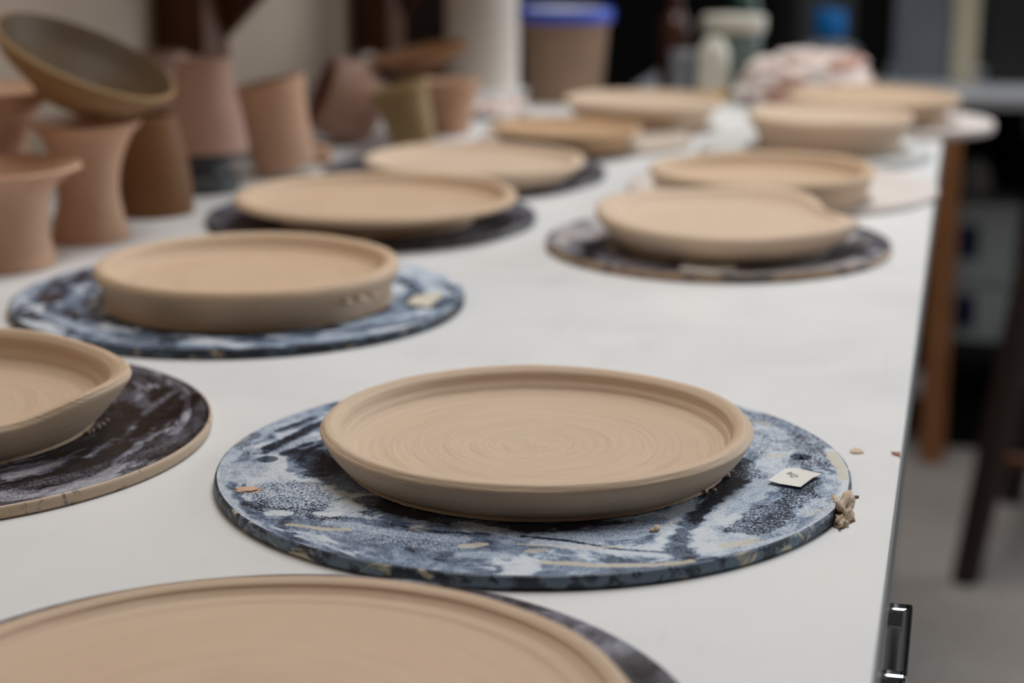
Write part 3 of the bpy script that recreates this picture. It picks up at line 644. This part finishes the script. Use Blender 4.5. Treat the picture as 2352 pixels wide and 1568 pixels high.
# pot lying over on its side, mouth to the left
q = at(868, 330); o = vessel('vase', (q.x, q.y), [(.024, 0), (.033, .004), (.0400, .018), (.0425, .038), (.0415, .056), (.039, .064)], .004, M['pink2'], 'dusky pink pot keeled over by the wall, its red inside facing left', 'pot', group=PG, inner=M['red'])
Rm = Matrix.Rotation(YAW, 4, 'Z') @ Matrix.Rotation(R(-66), 4, 'Y') @ Matrix.Rotation(R(14), 4, 'X'); o.rotation_euler = Rm.to_euler()
o.location = aty(868, 286, q.y + .01); low = min((Rm.to_3x3() @ v.co).z for v in o.data.vertices); o.location.z = TZ + .0005 - low
tilted(953, 330, -15, .0075, 'vase', [(.0225, 0), (.023, .006), (.0255, .026), (.028, .045), (.0315, .058), (.033, .062)], .0035, M['clay_olive'], 'olive-brown tumbler leaning left, under the small tilted dish', 'pot', group=PG)
q0 = at(960, 320); rc = aty(958, 118, q0.y - .005)
Rb = Matrix.Rotation(YAW, 4, 'Z') @ Matrix.Rotation(R(-11), 4, 'Y') @ Matrix.Rotation(R(3), 4, 'X')
o = vessel('bowl', (0, 0), [(.026, 0), (.030, .003), (.042, .008), (.052, .014), (.0565, .018)], .004, M['clay_brown'], 'small dark brown dish lying tilted on the pots beside the pillar', 'bowl')
o.rotation_euler = Rb.to_euler(); o.location = rc - (Rb.to_3x3() @ Vector((0, 0, .02)))
q = at(1035, 305); vessel('vase', q, [(.0215, 0), (.022, .006), (.0245, .022), (.028, .042), (.032, .052), (.0335, .056)], .0035, M['pink'], 'pale pink tumbler standing upright right in front of the cream pillar', 'pot', group=PG)
q = at(1085, 280); lump('rag', (q.x + .015, q.y + .05, TZ), (.050, .035, .012), 31, M['towel'], 'crumpled pale rag lying at the foot of the cream pillar', 'rag', amp=.6)

# ------------------------------------------------------------ far end of the table
q = at(1290, 236); t = tag(empty('plastic_tub', (q.x, q.y + .02, TZ + .0003)), 'plastic tub full of brown slip water with a blue lid', 'tub')
lathe('tub_wall', smooth_prof([(0, 0), (.045, 0), (.0475, .002), (.0515, .055), (.0555, .106), (.0565, .110)], 3), M['clear'], t, seg=64)
lathe('slip_water', smooth_prof([(0, .0015), (.0455, .0018), (.0465, .003), (.0505, .055), (.0540, .096), (.0535, .097), (0, .097)], 3), M['slip_water'], t, seg=64)
lathe('lid', smooth_prof([(.0575, .100), (.0600, .101), (.0602, .114), (.0590, .116), (.0565, .116), (.055, .1135), (.050, .1125), (0, .1125)], 3), M['blue_lid'], t, seg=64)
lathe('lid_centre', smooth_prof([(0, .1130), (.048, .1130), (.049, .1134), (.047, .1142), (0, .1142)], 3), M['white_pl'], t, seg=64)
def bottle(name, px, py, Y, prof, mat, label, cat, extra=()):
    q = aty(px, py, Y); 
    if extra: t = tag(empty(name, (q.x, Y, TZ + .0003)), label, cat)
    pr = [(0, 0)] + smooth_prof(prof, 4) + [(0, prof[-1][1])]
    if not extra: return tag(lathe(name, pr, mat, loc=(q.x, Y, TZ + .0003), seg=40), label, cat)
    lathe('body', pr, mat, t, seg=40)
    for nm, p2, m2 in extra: lathe(nm, [(0, p2[0][1])] + smooth_prof(p2, 3) + [(0, p2[-1][1])], m2, t, seg=40)
bottle('cup', 1572, 200, 2.46, [(.017, 0), (.018, .01), (.019, .058)], M['grey_cup'], 'small blue-grey cup at the far end of the table', 'cup')
bottle('bottle', 1637, 200, 2.40, [(.0200, 0), (.0205, .016), (.0205, .017), (.0195, .06), (.013, .075), (.011, .080)], M['white_bottle'], 'off-white squeeze bottle with an ochre base, in front of the clear tub', 'bottle', (('ochre_base', [(.0207, .0005), (.0212, .016)], M['yellow']),))
bottle('plastic_tub', 1682, 190, 2.465, [(.030, 0), (.031, .005), (.038, .085)], M['clear_green'], 'clear plastic tub with a whitish lid at the far end of the table', 'tub', (('lid', [(.0405, .083), (.041, .100), (.040, .103)], M['white_bottle']),))
q = at(1852, 246); lump('towel_bundle', (q.x, q.y + .02, TZ), (.084, .062, .044), 41, M['towel'], 'bundled white towel with reddish clay stains behind the far plates', 'towel', sub=5, amp=.20, folds=.28)

# ------------------------------------------------------------ background: bench, boxes, shelves, stool
BY, BZ = 3.34, .66
bn = tag(empty('workbench', (.45, BY + .25, 0)), 'low steel-topped bench on orange wooden legs beyond the table', 'bench')
def relb(o): o.data.transform(Matrix.Translation((-.45, -BY - .25, 0))); return o
relb(box('benchtop', (-.55, BY, BZ - .02), (1.6, BY + .5, BZ), M['steel'], bn))
relb(box('lower_shelf', (-.5, BY + .06, .17), (1.55, BY + .47, .19), M['black_m'], bn))
for x, y in ((-.022, BY + .005), (-.5, BY + .005), (1.5, BY + .005), (-.5, BY + .44), (1.5, BY + .44)): relb(box('leg', (x, y, 0), (x + .044, y + .044, BZ - .021), M['wood_orange'], bn, .003))
relb(box('back_panel', (-.5, BY + .475, .05), (1.55, BY + .49, BZ - .025), M['black_m'], bn))
def onb(px0, px1, py1, h, name, mat, label, cat, y=BY + .18, d=.16):
    a = aty(px0, py1, y); b = aty(px1, py1, y)
    return tag(box(name, (a.x, y, BZ + .0005), (b.x, y + d, BZ + h), mat, bev=.004), label, cat)
onb(2052, 2182, 110, .42, 'metal_box', M['grey_paint'], 'blue-grey metal box standing on the steel bench', 'box', BY + .22)
onb(2185, 2246, 120, .46, 'wooden_post', M['cream'], 'cream upright board standing on the steel bench', 'board', BY + .20, .03)
onb(2266, 2420, 120, .36, 'black_case', M['black'], 'black case with a grey top at the right end of the steel bench', 'case', BY + .20)
onb(1960, 2034, 110, .34, 'black_case', M['black_m'], 'narrow black case left of the blue-grey metal box', 'case', BY + .22)
q = aty(1902, 150, BY + .12); jb = tag(empty('water_bottle', (q.x, BY + .14, BZ + .0005)), 'greyish clear water bottle with a bright blue cap behind the towel', 'bottle')
lathe('bottle_body', [(0, 0)] + smooth_prof([(.052, 0), (.055, .01), (.055, .10), (.050, .125), (.024, .150), (.022, .156)], 4) + [(0, .156)], M['clear_grey'], jb, seg=40)
hz = aty(1902, 88, BY + .14).z - BZ
lathe('cap', [(0, hz)] + smooth_prof([(.028, hz), (.028, hz + .045), (.026, hz + .048)], 3) + [(0, hz + .048)], M['bright_blue'], jb, seg=40)
for o_ in list(jb.children):
    if o_.name.startswith('bottle_body'):
        k = hz / .156
        for v in o_.data.vertices: v.co.z *= k
# tall dark cabinets in the shadow behind
def cab(px0, px1, Y, h, mat, label, name='tall_cabinet', cat='cabinet', d=.5):
    a = aty(px0, 300, Y); b = aty(px1, 300, Y); cx = (a.x + b.x) / 2; hw = (b.x - a.x) / 2
    r = tag(empty(name, (cx, Y, 0)), label, cat)
    box('body', (-hw, .02, .0), (hw, d, h), mat, r, .004); box('door', (-hw + .01, 0, .06), (-.003, .02, h - .02), mat, r, .003); box('door', (.003, 0, .06), (hw - .01, .02, h - .02), mat, r, .003); return r
cab(1345, 1790, 4.3, 1.9, M['black_m'], 'tall matte black cabinet behind the far end of the table')
cab(1815, 2022, 4.5, 1.9, M['dkgrey'], 'tall dark grey cabinet behind the water bottle')
cab(2055, 2600, 4.6, 1.9, M['black'], 'wide black cabinet behind the steel bench')
cab(900, 1318, 4.7, 1.9, M['wood_dark'], 'dark brown wooden cabinet behind the blue-lidded tub')
q = aty(1565, 85, 2.9)
st = tag(empty('side_table', (-.62, 3.0, 0)), 'small dark table hidden beyond the worktable end', 'table')
box('tabletop', (-.25, -.2, .62), (.42, .2, .64), M['black_m'], st)
for x in (-.22, .36):
    for y in (-.17, .14): box('leg', (x, y, 0), (x + .03, y + .03, .62), M['black_m'], st, .001)
for px, hh_, mt, lb in ((1552, .205, 'brown_glass', 'brown bottle on the dark side table'), (1708, .25, 'green', 'dark green bottle top on the dark side table')):
    q = aty(px, 60, 3.05); tag(lathe('bottle', [(0, 0)] + smooth_prof([(.024, 0), (.025, .01), (.025, hh_ * .7), (.012, hh_ * .85), (.012, hh_)], 4) + [(0, hh_)], M[mt], loc=(q.x, 3.05, .6405), seg=32), lb, 'bottle')
# bins on the bench's lower shelf
ya = BY + .16; a = aty(2178, 700, ya); b = aty(2330, 700, ya); cx = (a.x + b.x) / 2; hw = (b.x - a.x) / 2
for k, lb in ((0, 'milky plastic bin with a navy label, lower of the two under the bench'), (1, 'milky plastic bin with a navy label, upper of the two under the bench')):
    z = .1905 + k * .128; r = tag(empty('storage_bin', (cx, ya + .1, z)), lb, 'bin', 'milky bins stacked under the bench')
    vs = []
    for zz, s in ((0, .90), (.112, 1.0), (.112, 1.06), (.126, 1.06)): vs += [(-hw * s, -.09 * s, zz), (hw * s, -.09 * s, zz), (hw * s, .09 * s, zz), (-hw * s, .09 * s, zz)]
    fs = [(3, 2, 1, 0), (12, 13, 14, 15)] + [(i * 4 + j, i * 4 + (j + 1) % 4, i * 4 + 4 + (j + 1) % 4, i * 4 + 4 + j) for i in range(3) for j in range(4)]
    mesh('bin_body', vs, fs, M['bin'], r, False)
    box('bin_label', (-hw * .80, -.0895, .03), (-hw * .18, -.0865, .088), M['navy'], r, .0005)
q = aty(2240, 380, ya + .1); lump('cloth_wad', (q.x, ya + .1, .1905 + .256), (.03, .03, .045), 55, M['bin'], 'pale crumpled wad on top of the stacked bins', 'cloth', amp=.3)
tag(box('bench_shade_block', (-.02, BY + .12, .001), (1.3, BY + .45, .16), M['black_m'], bev=.006), 'black block added for the shade under the steel bench', 'shade block')  # added black block, fills in the shade under the bench

# dark wooden stool
sx, sy = .30, 2.93
so = tag(empty('stool', (sx, sy, 0)), 'dark wooden stool with splayed legs at the right edge', 'stool')
f = Vector((.062, 2.765)) - Vector((sx, sy))
tops = []
for k in range(4):
    c_, s_ = math.cos(k * math.pi / 2), math.sin(k * math.pi / 2)
    foot = Vector((f.x * c_ - f.y * s_, f.x * s_ + f.y * c_)); top = foot * .60
    tube('leg', (foot.x, foot.y, 0), (top.x, top.y, .64), .021, .026, M['wood_dark'], so); tops.append((foot, top))
for k in range(4):
    a, b = tops[k], tops[(k + 1) % 4]; z = .19 if k % 2 == 0 else .25; u = z / .64
    p = a[0].lerp(a[1], u); q = b[0].lerp(b[1], u); tube('rung', (p.x, p.y, z), (q.x, q.y, z), .010, .010, M['wood_red'] if k == 0 else M['wood_dark'], so)
lathe('seat', smooth_prof([(0, .64), (.16, .64), (.185, .648), (.187, .668), (.175, .676), (.1, .671), (0, .669)], 4), M['black'], so, seg=64)
